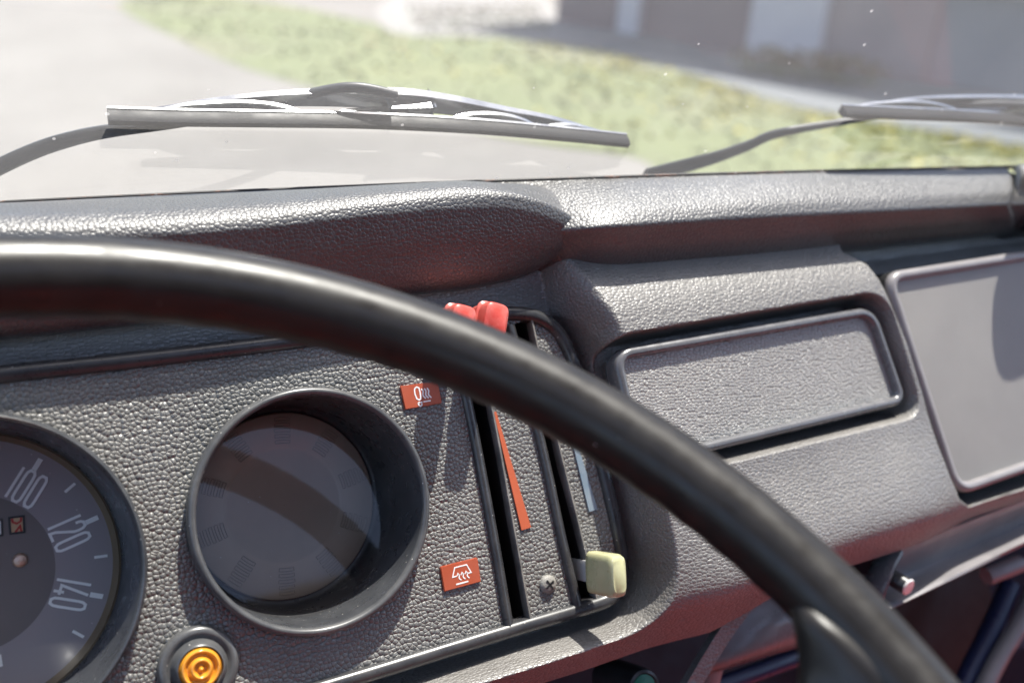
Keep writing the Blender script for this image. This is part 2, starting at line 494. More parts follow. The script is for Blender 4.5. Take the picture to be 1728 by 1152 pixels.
def boxgeo(c, e1, e2, e3, bev=0.0, seg=3):
    """Box with half-axes e1, e2, e3 round c, edges bevelled."""
    bm = bmesh.new(); bmesh.ops.create_cube(bm, size=2)
    e1, e2, e3 = (np.asarray(e, float) for e in (e1, e2, e3))
    for v in bm.verts:
        v.co = Vector(np.asarray(c) + e1 * v.co.x + e2 * v.co.y + e3 * v.co.z)
    if bev: bmesh.ops.bevel(bm, geom=bm.edges[:], offset=bev, segments=seg, profile=0.5, affect='EDGES')
    V = [np.array(v.co) for v in bm.verts]; F_ = [tuple(v.index for v in f.verts) for f in bm.faces]
    bm.verts.index_update(); F_ = [tuple(v.index for v in f.verts) for f in bm.faces]
    bm.free(); return V, F_


def seg_dist(P, poly, closed=True):
    """Signed distance (negative inside) of points P to a polygon, numpy."""
    A = np.asarray(poly, float); B_ = np.roll(A, -1, 0)
    if not closed: A, B_ = A[:-1], B_[:-1]
    d2 = np.full(len(P), 1e9); ins = np.zeros(len(P), bool)
    for a, b in zip(A, B_):
        ab = b - a; t = np.clip(((P - a) @ ab) / (ab @ ab + 1e-15), 0, 1)
        q = P - (a + t[:, None] * ab); d2 = np.minimum(d2, (q * q).sum(1))
        if closed:
            cond = (a[1] > P[:, 1]) != (b[1] > P[:, 1])
            with np.errstate(divide='ignore', invalid='ignore'):
                xi = (b[0] - a[0]) * (P[:, 1] - a[1]) / (b[1] - a[1]) + a[0]
            ins ^= cond & (P[:, 0] < xi)
    d = np.sqrt(d2)
    return np.where(ins, -d, d)


def sstep(x, a, b):
    t = np.clip((x - a) / (b - a), 0, 1); return t * t * (3 - 2 * t)


def px2(poly, w): return np.array([at(x, y, w)[:2] for x, y in poly])


# ------------------------------------------------------------------ DASHBOARD: body, hood, crash pad
WP = -0.008                                                  # face of the instrument panel
dash = thing('dashboard', 'black grained vinyl dashboard with hooded padded top edge under the dusty windscreen', 'dashboard', at(1250, 820, 0))

panel_px = [(-420, 678), (0, 632), (250, 605), (500, 575), (700, 549), (862, 529), (925, 545), (958, 590), (985, 670), (1012, 770), (1038, 880), (1049, 940), (1047, 985), (1030, 1009), (985, 1026), (860, 1063), (600, 1143), (300, 1232), (0, 1318), (-420, 1440)]
panel_out = px2(panel_px, WP)
panel_out = spline(panel_out[:-1].tolist() + [panel_out[-1].tolist()], 220)      # open along the left, straight closing edge out of frame

crest_px = [(-450, 1490), (500, 1222), (760, 1143), (930, 1098), (1060, 1052), (1200, 1003), (1300, 966), (1410, 920), (1560, 873), (1640, 850), (1728, 824), (2200, 660)]
floor_px = [(-450, 1540), (500, 1275), (1000, 1136), (1200, 1068), (1250, 1030), (1300, 992), (1345, 972), (1430, 948), (1490, 930), (1728, 846), (2200, 670)]
top_px = [(-450, 560), (0, 520), (740, 462), (985, 432), (1300, 402), (1728, 362), (2200, 300)]
H = 0.016
xs = np.concatenate([np.arange(-440, 900, 4.0), np.arange(900, 1780, 2.0), np.arange(1780, 1960, 4.0)])
ytop = np.interp(xs, *zip(*top_px)); ybot = np.interp(xs, *zip(*floor_px))
NR = 330
g2 = []
for k in range(NR):
    t = k / (NR - 1)
    for x, a, b in zip(xs, ytop, ybot): g2.append(at(x, a + (b - a) * t, 0.0)[:2])
g2 = np.array(g2)
crest = px2(crest_px, H); o_ = np.argsort(crest[:, 0])
vcrest = np.interp(g2[:, 0], crest[o_, 0], crest[o_, 1])
# pocket for the instrument panel
d_panel = seg_dist(g2, panel_out)
rise = sstep(d_panel, 0.0065, 0.0150)
house = px2([(925, 380), (978, 500), (1005, 560), (1028, 640), (1040, 740), (1060, 860), (1070, 960), (1050, 1020), (980, 1045), (700, 1130), (-450, 1460), (-450, 1700), (2400, 1700), (2400, 300)], 0.004)
d_house = seg_dist(g2, house)
rise = np.minimum(rise, sstep(-d_house, -0.010, 0.009))
w = -0.017 + (H + 0.017) * rise
# the lower half swells out towards the lip
up_ = g2[:, 1] - vcrest
w = np.where(d_panel > 0.010, w + 0.009 * rise * (1 - sstep(up_, -0.004, 0.058)) * sstep(g2[:, 0], at(1040, 800)[0], at(1180, 800)[0]) * (1 - sstep(g2[:, 0], at(1500, 850)[0], at(1640, 850)[0])), w)
# ashtray recess
ash_px = [(1034, 580), (1484, 502), (1538, 692), (1078, 803)]
ash_rec = round_poly(px2(ash_px, 0.012), [0.010, 0.012, 0.008, 0.010])
d_ash = seg_dist(g2, ash_rec)
w = np.where(d_ash < 0.012, np.minimum(w, -0.008 + (w + 0.008) * sstep(d_ash, -0.0012, 0.0042)), w)
# pocket of the glovebox
glove_px = [(1440, 418), (1466, 440), (1480, 472), (1521, 582), (1546, 666), (1567, 750), (1582, 802), (1596, 832), (1622, 845), (1728, 812), (2400, 640), (2400, 200)]
d_gl = seg_dist(g2, px2(glove_px, 0.008))
w = np.where(d_gl < 0.013, np.minimum(w, -0.010 + (w + 0.010) * sstep(d_gl, -0.0014, 0.0036)), w)
# roll under at the lower edge
dv = vcrest - g2[:, 1]
w = w - 1.1 * (dv + np.sqrt(dv * dv + 0.0055 ** 2)) / 2 * sstep(dv, -0.03, 0.0)
# roll back at the top, under the pad
tl = px2([(-450, 470), (860, 522), (960, 514), (1100, 499), (1300, 478), (1446, 460), (1728, 420), (2200, 360)], .012); o_ = np.argsort(tl[:, 0])
dt = g2[:, 1] - np.interp(g2[:, 0], tl[o_, 0], tl[o_, 1])
roll = 0.8 * (dt + np.sqrt(dt * dt + 0.013 ** 2)) / 2
w = np.where(w > -0.018, np.maximum(w - roll, -0.019), w)
body_v = [np.array([p[0], p[1], ww]) for p, ww in zip(g2, w)]
inside = d_panel < -0.0012
keep_f = [f for f in grid_faces(NR, len(xs)) if not all(inside[i] for i in f)]
part('dash_face', (body_v, keep_f), M['body_grain'], dash, 60)



UPX, UPY = (-400, 600, 975, 1300, 1728, 2300), (-.135, -.134, -.1305, -.1335, -.1445, -.150)


def back_pt(x): return at_level(x, 345.0 - 0.052 * x + 9.4e-6 * x * x if x <= 1728 else 283.5 - 0.02 * (x - 1728), float(np.interp(x, UPX, UPY)))


def lerp(a, b, t): return a + (b - a) * t


# hood over the instruments
hx = [-320, -150, 0, 150, 300, 450, 600, 700, 780, 850, 900, 940, 972, 1004]
hy = [398, 396, 393, 391, 386, 374, 357, 347, 341, 340, 349, 365, 384, 398]
hw = [.015] * 8 + [.015, .0145, .013, .010, .006, .000]
bx = [-320, -150, 0, 150, 300, 450, 590, 680, 740, 785, 815, 842, 860, 872]
by = [610, 594, 578, 562, 546, 530, 513, 503, 497, 492, 487, 482, 477, 472]
bw = [-.010] * 8 + [-.010, -.011, -.012, -.014, -.017, -.022]
rows = [[], [], [], [], [], [], [], [], []]
for i in range(len(hx)):
    B0 = back_pt(hx[i]); T = at(hx[i], hy[i], hw[i]); Bo = at(bx[i], by[i], bw[i])
    fade = 1.0 if i < 9 else max(0.0, 1 - (i - 8) / 5)
    rows[0].append(B0 + UPL * (0.0005 - 0.004 * (1 - fade)))
    rows[1].append(lerp(B0, T, 0.45) + UPL * (0.005 * fade - 0.004 * (1 - fade)))
    rows[2].append(lerp(B0, T, 0.80) + UPL * (0.0055 * fade - 0.003 * (1 - fade)))
    rows[3].append(lerp(B0, T, 0.94) + UPL * 0.0030)
    rows[4].append(T + P_W @ ROT * 0.0 - UPL * 0.001)
    rows[5].append(lerp(T, Bo, 0.12) + np.array([0, 0, 0.0015]))
    rows[6].append(lerp(T, Bo, 0.50) + np.array([0, 0, 0.004]))
    rows[7].append(lerp(T, Bo, 0.93) + np.array([0, 0, 0.002]))
    rows[8].append(Bo + np.array([0, 0.003, -0.020]))
part('instrument_hood', surf(rows, 300, 90), M['pad_grain'], dash, 70)

# crash pad to the right of the hood
pxs = [560, 700, 800, 880, 940, 975, 1010, 1060, 1150, 1300, 1440, 1600, 1690, 1701, 1706, 1730]
pty = [398, 396, 395, 393, 390, 387, 385, 381, 375, 366, 359, 351, 346, 345, 345, 344]
pby = [512, 501, 492, 480, 473, 470, 466, 461, 454, 441, 424, 408, 397, 396, 396, 395]
rows = [[] for _ in range(9)]
for x, ty, yb in zip(pxs, pty, pby):
    B0 = back_pt(x); kx = float(np.interp(x, (880, 960, 1030), (-.0235, -.0085, 0))); T = at(x, ty, 0.0175 + kx); Bo = at(x, yb, -0.008 + kx)
    rows[0].append(B0); rows[1].append(lerp(B0, T, 0.35) + (UPL - FWL) * 0.0022); rows[2].append(lerp(B0, T, 0.70) + (UPL - FWL) * 0.0026)
    rows[3].append(lerp(B0, T, 0.92) + (UPL - FWL) * 0.0012); rows[4].append(T)
    rows[5].append(lerp(T, Bo, 0.16) + np.array([0, 0, 0.001])); rows[6].append(lerp(T, Bo, 0.55) + np.array([0, 0, 0.003]))
    rows[7].append(lerp(T, Bo, 0.94) + np.array([0, 0, 0.001])); rows[8].append(Bo + np.array([0, 0.002, -0.022]))
    k = {1701: .965, 1706: .88, 1730: .84}.get(x, 1.0)
    if k < 1:
        mid = lerp(B0, Bo, 0.6)
        for r in rows: r[-1] = mid + (r[-1] - mid) * k
part('crash_pad', surf(rows, 260, 80), M['pad_grain'], dash, 70)

# padded end roll at the passenger side (starts after a dark gap)
rows = [[] for _ in range(8)]
for x, k in ((1707, .86), (1710, .97), (1718, 1.02), (1760, 1.03), (1850, 1.03), (2000, 1.03), (2200, 1.03)):
    B0 = back_pt(x); c = lerp(B0, at(x, 396, -0.010), 0.62)
    T = at(x, 341 - 0.05 * (x - 1710), 0.012); Bo = at(x, 402 - 0.07 * (x - 1710), -0.010)
    pts = [B0, lerp(B0, T, .4) + UPL * .010, lerp(B0, T, .75) + UPL * .011, lerp(B0, T, .94) + UPL * .005, T, lerp(T, Bo, .4) + np.array([0, 0, .005]), lerp(T, Bo, .9) + np.array([0, 0, .002]), Bo + np.array([0, .002, -.022])]
    for r, p in zip(rows, pts): r.append(c + (p - c) * k)
part('end_pad', surf(rows, 60, 60), M['pad_grain'], dash, 70)

part('pad_gap_shade', sweep([lerp(back_pt(1690), at(1690, 400, -.02), .5) , lerp(back_pt(1735), at(1735, 396, -.02), .5)], [(a * .030, b * .014) for a, b in ((-.85, -.8), (-.9, .2), (-.3, .62), (.4, .55), (.85, .1), (.9, -.8))], False, UPL), M['void'], dash)  # solid near-black filler: the shade of the gap put into its colour
gh = thing('shade_handle', 'unseen black handle added at the far end of the dash to shade the glovebox lid', 'handle', at(1960, 330, .01))  # out of view, added to cast a shadow on the glovebox lid
part('grip', tube(spline([at(1800, 345, .000), at(1795, 285, .030), at(1805, 215, .050), at(1850, 150, .060), at(1930, 120, .060), at(2020, 140, .050), at(2090, 210, .030), at(2110, 300, .0)], 80), .011, 16), M['black'], gh)
# windscreen seal along the back edge
part('screen_seal', tube(spline([back_pt(x) + UPL * 0.0002 + FWL * 0.0012 for x in range(-320, 2300, 60)], 260), 0.0011, 8, up=UPL), M['seal'], dash)

# lower rail on the passenger side
rows = [[] for _ in range(7)]
for x in (1484, 1492, 1510, 1560, 1620, 1680, 1740, 1850, 2000, 2200):
    dx = x - 1500
    e = 1.0 if x > 1500 else 0.0
    rows[0].append(at(x, 912 - dx * .37, -0.022)); rows[1].append(at(x, 927 - dx * .37, 0.001 - .004 * (1 - e))); rows[2].append(at(x, 935 - dx * .37, 0.002 - .004 * (1 - e)))
    rows[3].append(at(x, 984 - dx * .45, -0.011)); rows[4].append(at(x, 1021 - dx * .485, 0.004)); rows[5].append(at(x, 1029 - dx * .48, 0.003)); rows[6].append(at(x, 1028 - dx * .48, -0.030))
part('lower_rail', surf(rows, 120, 40), M['rail'], dash, 50)
# slanted end of the rail beside the pull knob hole
part('rail_end', tube([at(1502, 932, 0.0), at(1492, 950, 0.002), at(1478, 985, 0.000), at(1470, 1005, -0.004)], 0.0030, 10, ry=0.008), M['lidtrim'], dash)
# narrow strut under the lip, beside the smooth shroud
part('strut', sweep(spline([at(1300, 985, -0.004), at(1268, 1010, -0.006), at(1236, 1048, -0.009), at(1205, 1095, -0.012), at(1172, 1150, -0.015), at(1120, 1240, -0.020)], 40), [(-.0042, -.004), (.0042, -.004), (.0042, .001), (-.0042, .001)]), M['body_grain'], dash)

# ------------------------------------------------------------------ INSTRUMENT PANEL
ip = thing('instrument_panel', 'pebble-grained instrument panel with two round dials and heater slots behind the steering wheel', 'instrument panel', at(500, 870, WP))
SC = np.array([-0.0200, -0.0383]); SR = 0.0599               # speedometer
PC = np.array([0.10552, -0.04168]); PR = 0.0487              # blanked cup


def circle(c, r, n=96): return [c + r * np.array([math.cos(a), math.sin(a)]) for a in np.arange(n) * 2 * math.pi / n]


slotA = px2([(768, 560), (796, 548), (830, 705), (862, 880), (893, 1052), (866, 1062), (838, 900), (800, 700)], WP)
slotB = px2([(866, 548), (893, 536), (936, 735), (972, 880), (1005, 1016), (982, 1026), (952, 900), (917, 740)], WP)
warn_c = at(334, 1122, WP)[:2]
holes = [circle(SC, SR - .001), circle(PC, PR - .001), slotA, slotB, circle(warn_c, 0.011, 40)]
part('panel_face', fill(panel_out, holes, WP - 0.003, WP), M['panel_grain'], ip)
loop = np.array([[*p, WP + .0006] for p in panel_out])
part('panel_trim', sweep(loop, [(-.0034, -.004), (-.0034, -.0004), (-.0025, .0016), (0, .0026), (.0025, .0016), (.0034, -.0004), (.0034, -.006), (0, -.007)], False, (0, 0, 1)), M['trim'], ip, 60)

# slots: deep lined boxes, a rib on the left lip and a thin dusty lip on the right
for sl in (slotA, slotB):
    n = len(sl)
    V = [np.array([*p, WP - .0005]) for p in sl] + [np.array([*p, WP - .030]) for p in sl]
    F_ = [(i, (i + 1) % n, n + (i + 1) % n, n + i) for i in range(n)] + [tuple(range(n, 2 * n))]
    box = part('slot', (V, F_), M['void'], ip, 20)
    left = spline([np.array([*sl[k], WP]) for k in (0, 7, 6, 5)], 40); right = spline([np.array([*sl[k], WP]) for k in (1, 2, 3, 4)], 40)
    part('slot_rib', sweep(left - np.array([.0021, 0, 0]), [(-.0027, -.001), (-.0022, .0012), (0, .0024), (.0018, .0018), (.0024, -.0005), (.0024, -.012), (0, -.012)], False), M['trim'], box, 60)
    part('slot_lip', sweep(right + np.array([.0004, 0, 0]), [(-.0006, -.012), (-.0006, .0014), (.0004, .0018), (.0008, .0010), (.0008, -.001)], False), M['slotedge'], box, 30)
    a, b = np.array([*sl[5], WP]), np.array([*sl[4], WP])
    part('slot_foot', boxgeo((a + b) / 2 + np.array([0, .0004, -.010]), (b - a) / 2 * .98, np.array([0, .0006, 0]), np.array([0, 0, .0112])), M['slotedge'], box)

# --- speedometer
WD = -0.0357
sp = part('speedometer', lathe([*SC, 0], [(SR + .0004, WP - .002), (SR + .0006, WP + .003), (SR + .0001, -.0012), (SR - .0010, -.0003), (SR - .0020, -.0010), (SR - .0026, -.0035), (.0545, WD + .006), (.0536, WD + .0035)], 160), M['pod'], ip, 50)
part('dial_ring', lathe([*SC, 0], [(.0537, WD + .0036), (.0528, WD + .0040), (.0524, WD + .0026), (.0510, WD + .0004), (.0505, WD - .001)], 120), M['brassring'], sp)
part('dial', lathe([*SC, 0], [(.0520, WD), (.0298, WD)], 120), M['dial'], sp)
part('dial_centre', disc([*SC, WD + .00005], .0299, 96), M['dialin'], sp)
T_PX = {100: ((68, 774), (60, 789)), 110: ((126.5, 816), (111, 828)), 120: ((164, 872.6), (146, 881)), 130: ((180, 937), (158, 940)), 140: ((174, 1006), (150, 1002)), 150: ((143, 1075), (121, 1063))}
ANG = {}
for k, (a, b) in T_PX.items():
    d = (at(*a, WD)[:2] + at(*b, WD)[:2]) / 2 - SC; ANG[k] = math.atan2(d[1], d[0])
STEP = (ANG[100] - ANG[140]) / 4
for k in (90, 80, 70, 60, 50, 40): ANG[k] = ANG[120] - STEP * (k - 120) / 10
ticks = []
for k, a in ANG.items():
    e = np.array([math.cos(a), math.sin(a)]); big = k % 20 == 0
    ticks.append(ribbon([SC + e * .0440, SC + e * .0489], .0019 if big else .0011, WD + .0001))
ticks.append(ribbon([at(-2, 1104, WD)[:2], at(1, 1124, WD)[:2]], .0016, WD + .0001))
for tk in ticks: part('tick_mark', tk, M['white'], sp)
GL = {'1': [[(0, 0), (0, 1)]],
      '0': [[(-.5, .22), (-.46, .09), (-.25, 0), (.25, 0), (.46, .09), (.5, .22), (.5, .78), (.46, .91), (.25, 1), (-.25, 1), (-.46, .91), (-.5, .78), (-.5, .22)]],
      '2': [[(-.5, .78), (-.46, .91), (-.25, 1), (.25, 1), (.46, .91), (.5, .80), (.46, .66), (-.42, .16), (-.5, .0), (.55, 0)]],
      '4': [[(.25, -.0), (.25, .30)], [(.62, .18), (-.55, .18), (.12, 1.0)]],
      '6': [[(.5, .8), (.3, 1), (-.3, 1), (-.5, .8), (-.5, .2), (-.3, 0), (.3, 0), (.5, .2), (.5, .45), (.3, .58), (-.5, .5)]],
      '8': [[(-.3, .55), (-.5, .7), (-.5, .85), (-.3, 1), (.3, 1), (.5, .85), (.5, .7), (.3, .55), (-.3, .55), (-.5, .4), (-.5, .15), (-.3, 0), (.3, 0), (.5, .15), (.5, .4), (.3, .55)]]}


def numeral(text, ang, r0=.0306, h=.0128, wd=.0031, pitch=.0048, sw=.00105):
    e = np.array([math.cos(ang), math.sin(ang)]); t = np.array([e[1], -e[0]]); out = []
    n = len(text); xx = [(i - (n - 1) / 2) * pitch for i in range(n)]
    if text[0] == '1': xx[0] += .0012
    for ch, x in zip(text, xx):
        for st in GL[ch]:
            out.append(ribbon([SC + e * (r0 + h * b) + t * (x + wd * a) for a, b in st], sw, WD + .0001))
    return join(*out)


for txt in ('60', '80', '100', '120', '140'):
    part('numeral', numeral(txt, ANG[int(txt)]), M['white'], sp, label=None)
# mileage counter windows and a copper rivet
for (x0, y0, x1, y1, m_) in ((15.5, 872, 41, 900, 'tan'), (-12, 878, 4, 905, 'white')):
    q = [at(x0, y0 + 1, WD)[:2], at(x1 - 1, y0 - 2, WD)[:2], at(x1, y1 - 3, WD)[:2], at(x0 + 2, y1, WD)[:2]]
    fr = part('counter_window', ribbon(q, .0008, WD + .00012, .0003, True), M['black'], sp)
    part('counter_wheel', fill([q[0], q[1], q[2], q[3]], [], WD + .0001, WD + .00018), M[m_], fr)
    if m_ == 'tan':
        g = lambda a, b: q[0] * (1 - a) * (1 - b) + q[1] * a * (1 - b) + q[2] * a * b + q[3] * (1 - a) * b
        part('counter_digit', join(ribbon([g(.18, .08), g(.22, .30), g(.5, .42), g(.78, .30), g(.82, .06)], .0008, WD + .0002, .0001), ribbon([g(.35, .95), g(.72, .58), g(.80, .95)], .0008, WD + .0002, .0001)), M['redink'], fr)
rv = at(34, 945, WD + .001)
part('rivet', lathe([rv[0], rv[1], WD], [(.0028, 0), (.0027, .0006), (.0020, .0013), (.0010, .0017), (.0001, .0018)], 28), M['copper'], sp)
part('dial_glass', disc([*SC, WD + .0048], .0541, 96), M['lens'], sp)

# --- blanked cup beside it
cup = part('blank_gauge', lathe([*PC, 0], [(PR + .0008, WP - .002), (PR + .0012, WP + .002), (PR + .0008, -.0018), (PR, -.0006), (PR - .0010, -.0003), (PR - .0019, -.0012), (PR - .0023, -.0040), (.0462, -.030), (.0449, -.0530), (.0436, -.0545), (.0425, -.0545)], 160), M['pod'], ip, 50)
part('gauge_rim', lathe([*PC, 0], [(PR + .0013, WP + .004), (PR + .0012, -.0016), (PR + .0004, -.0002), (PR - .0008, .0001), (PR - .0018, -.0008), (PR - .0021, -.0020)], 160), M['podrim'], cup, 60)
WB = -0.0520
part('blanking_disc', lathe([*PC, 0], [(.0418, WB - .002), (.0416, WB - .0003), (.0411, WB), (.0268, WB), (.0262, WB - .0006), (.0250, WB - .0009), (.0001, WB - .0010)], 120), M['disc'], cup, 60)
pd = []
for gq in range(10):
    a0 = math.radians(-98.6 + 36 * gq)
    a0 = math.radians(-98.6) + gq * 2 * math.pi / 10
    for j in range(5):
        r = .0285 + j * .00255
        half = .0036 / r * (1 - .04 * abs(j - 2))
        arc = [PC + r * np.array([math.cos(a0 + s * half), math.sin(a0 + s * half)]) for s in np.linspace(-1, 1, 9)]
        loop2 = [PC + (r + dr) * np.array([math.cos(a0 + s * half), math.sin(a0 + s * half)]) for dr, ss in ((.0007, np.linspace(-1, 1, 8)), (-.0007, np.linspace(1, -1, 8))) for s in ss]
        pd.append(tube([np.array([*p, WB + .0001]) for p in loop2], .00026, 6, True))
gr = part('grille_slits', join(*pd), M['slit'], cup)
gr['kind'] = 'stuff'
gv, gf = disc([0, 0, 0], .0445, 96)
ta = math.radians(8.5)                                        # the clear cover sits tilted in the cup, as anti-glare covers do
gv = [np.array([PC[0] + p[0], PC[1] + p[1] * math.cos(ta), -.0335 - p[1] * math.sin(ta)]) for p in gv]
part('cup_glass', (gv, gf), M['cover'], cup)

# --- amber warning lamp
wl = part('warning_lamp', lathe([*warn_c, WP], [(.0152, -.001), (.0153, .0016), (.0145, .0032), (.0130, .0037), (.0119, .0034), (.0112, .0026), (.0106, .0026), (.0098, .0044), (.0090, .0066), (.0084, .0070), (.0081, .0060)], 72), M['podrim'], ip, 50)
lp = [(.0083, .0050)]
for k in range(26):
    r = .0083 * (1 - k / 25.0)
    lp.append((max(r, .00005), .0066 + .0010 * math.cos(r / .0083 * math.pi * 5.0) + .0012 * (1 - (r / .0083) ** 2)))
part('amber_lens', lathe([*warn_c, WP], lp, 64), M['amber'], wl, 80)


# --- heater labels with their pictograms
def label_plate(corners, strokes, name='heater_label'):
    q = [at(x, y, WP + .0012)[:2] for x, y in corners]       # TL TR BR BL
    g = lambda a, b: q[0] * (1 - a) * (1 - b) + q[1] * a * (1 - b) + q[2] * a * b + q[3] * (1 - a) * b
    V = [np.array([*p, WP - .0002]) for p in q] + [np.array([*p, WP + .0012]) for p in q]
    bm = bmesh.new()
    vs = [bm.verts.new(v) for v in V]
    for f in ((0, 1, 2, 3), (7, 6, 5, 4), (0, 4, 5, 1), (1, 5, 6, 2), (2, 6, 7, 3), (3, 7, 4, 0)): bm.faces.new([vs[i] for i in f])
    bmesh.ops.bevel(bm, geom=bm.edges[:], offset=.0003, segments=2, affect='EDGES')
    bm.verts.index_update()
    geo = ([np.array(v.co) for v in bm.verts], [tuple(v.index for v in f.verts) for f in bm.faces]); bm.free()
    pl = part(name, geo, M['orange'], ip)
    part('pictogram', join(*[ribbon([g(*p) for p in st], wd, WP + .0012, .00012) for st, wd in strokes]), M['white'], pl)


wave = lambda x, y0, y1, k=.022: [(x + k * math.sin(t * 2 * math.pi * 1.15) + .05 * t, y0 + (y1 - y0) * t) for t in np.linspace(0, 1, 12)]
sole = [(.37, .17), (.42, .13), (.47, .19), (.475, .40), (.46, .66), (.41, .69), (.36, .63), (.335, .42), (.345, .24), (.37, .17)]
heel = [(.37, .80), (.465, .80), (.455, .93), (.415, .97), (.375, .90), (.37, .80)]
label_plate([(675, 651), (739, 643), (746, 680), (684, 691)],
            [(sole, .0006), (heel, .0006), (wave(.525, .24, .68), .0006), (wave(.60, .24, .68), .0006), (wave(.675, .24, .68), .0006), ([(.51, .80), (.71, .80)], .0006)])
label_plate([(743, 956), (806, 940), (812, 981), (750, 998)],
            [([(.38, .52), (.27, .52), (.36, .17), (.68, .17), (.77, .52), (.66, .52)], .0005)] +
            [(wave(x, .44, .72, .016), .0005) for x in (.42, .53, .64)] +
            [([(x - .035, .52), (x + .0, .42), (x + .045, .52)], .0004) for x in (.42, .53, .64)] + [([(.33, .84), (.66, .84)], .0006)])


def stripe(px, mat, label):
    q = [at(x, y, WP)[:2] for x, y in px]
    part('heat_stripe', fill(q, [], WP + .0001, WP + .0008), mat, ip, label=label)


stripe([(832, 695), (836, 694), (895, 889), (879, 894)], M['orange2'], 'orange tapered stripe')
stripe([(946, 668), (949, 668), (1007, 859), (993, 863)], M['bluegrey'], 'worn blue tapered stripe')
sc_ = at(924, 985, WP)
sw_ = part('screw', lathe([sc_[0], sc_[1], WP], [(.0042, -.0002), (.0042, .0007), (.0036, .0016), (.0024, .0022), (.0010, .0024), (.0001, .0024)], 32), M['screw'], ip)
part('cross_slot', join(*[boxgeo([sc_[0], sc_[1], WP + .0022], np.array([math.cos(a), math.sin(a), 0]) * .0025, np.array([-math.sin(a), math.cos(a), 0]) * .0004, (0, 0, .0004)) for a in (.5, .5 + math.pi / 2)]), M['void'], sw_)


# ------------------------------------------------------------------ heater levers in the slots
def lever(px, py, mat, label, tilt=0.0, ridge=True, stem=True, w0=WP + .006, depth=.0190, ww=.0095, hh=.0165):
    c = at(px, py, w0 + depth / 2)
    r = thing('heater_lever', label, 'lever', (c[0], c[1], w0), 'sliding heater levers in the panel slots')
    a = np.array([math.cos(tilt), math.sin(tilt), 0]); b = np.array([-math.sin(tilt), math.cos(tilt), 0]); n = np.array([0, 0, 1.0])
    # a rounded block, a little fatter at the front
    V, F_ = [], []
    secs = [(0.00, .78), (.06, .95), (.18, 1.0), (.46, 1.0), (.495, 1.13 if ridge else 1.0), (.545, 1.13 if ridge else 1.0), (.58, 1.0), (.85, .99), (.95, .92), (1.0, .74)]
    m = 32
    for t, k in secs:
        for j in range(m):
            th = 2 * math.pi * j / m
            p = 4.2
            x = abs(math.cos(th)) ** (2 / p) * math.copysign(1, math.cos(th)); y = abs(math.sin(th)) ** (2 / p) * math.copysign(1, math.sin(th))
            V.append(np.array([c[0], c[1], w0]) + a * x * ww / 2 * k + b * y * hh / 2 * (k if k > 1 or k < .95 else 1) + n * depth * t)
    F_ = grid_faces(len(secs), m, close_c=True) + [tuple(range(m))[::-1], tuple(range((len(secs) - 1) * m, len(secs) * m))]
    part('knob', (V, F_), mat, r, 35)
    if stem:
        part('stem', boxgeo(np.array([c[0], c[1], w0 - .016]) - a * .001, a * .0008, b * .0048, n * .018, .0003, 2), M['levermetal'], r)
    return r


lever(823, 545, M['red'], 'dusty red heater lever knob seen whole above the wheel rim', -.38, ww=.0118)
lever(768, 549, M['red'], 'dusty red heater lever knob mostly hidden behind the wheel rim', -.38, ww=.0118)
lever(1022, 968, M['cream'], 'yellowed cream heater lever knob at the bottom of its slot', -.18, ridge=False, hh=.0190, ww=.0088, depth=.0235)

# ------------------------------------------------------------------ ASHTRAY and GLOVEBOX LID
ash = thing('ashtray', 'closed ashtray drawer with grained front and raised black frame in the dash', 'ashtray', at(1290, 640, 0.0))
ap = round_poly(px2([(1044, 598), (1474, 524), (1526, 674), (1085, 781)], .012), [.008, .0095, .006, .008], 9)
part('drawer_front', fill(ap, [], .0035, .0085), M['ash_grain'], ash)
part('drawer_frame', sweep(np.array([[*p, .0095] for p in ap]), [(-.0026, -.005), (-.0026, .0002), (-.0017, .0020), (0, .0027), (.0017, .0020), (.0026, .0002), (.0026, -.012), (0, -.012)], True), M['lidtrim'], ash, 60)

lid = thing('glovebox_lid', 'smooth grey glovebox lid with rounded raised frame at the passenger side', 'glovebox lid', at(1760, 640, 0.0))
lp_ = round_poly(px2([(1500, 468), (1728, 432), (2150, 354), (2200, 640), (1728, 789), (1618, 828)], .013), [.010, 0, .01, .01, 0, .011], 9)
part('lid_panel', fill(lp_, [], .0060, .0110), M['lid_grain'], lid)
part('lid_frame', sweep(np.array([[*p, .0116] for p in lp_]), [(-.0030, -.002), (-.0030, .0002), (-.0019, .0023), (0, .0030), (.0019, .0023), (.0030, .0002), (.0030, -.002), (0, -.004)], True), M['rail'], lid, 60)
part('lid_gap_shade', sweep(np.array([[*p, .0096] for p in lp_]), [(-.0032, -.021), (-.0032, 0), (.0032, 0), (.0032, -.021)], True), M['void'], lid, 30)  # near-black band round the lid: shade of the gap painted as colour

kn = thing('pull_knob', 'short black pull knob with bright end below the dash lip', 'knob', at(1484, 965, -0.002))
k0, k1 = at(1478, 958, -0.006), at(1533, 990, 0.012)
kd = (k1 - k0) / np.linalg.norm(k1 - k0); kl = np.linalg.norm(k1 - k0)
part('knob_shaft', lathe(k0, [(.0001, 0), (.0046, 0), (.0046, kl - .0012), (.0043, kl - .0004)], 32, axis=kd), M['black'], kn)
part('knob_cap', lathe(k0, [(.0044, kl - .0006), (.0047, kl), (.0040, kl + .0007), (.0001, kl + .0010)], 32, axis=kd), M['chrome'], kn)

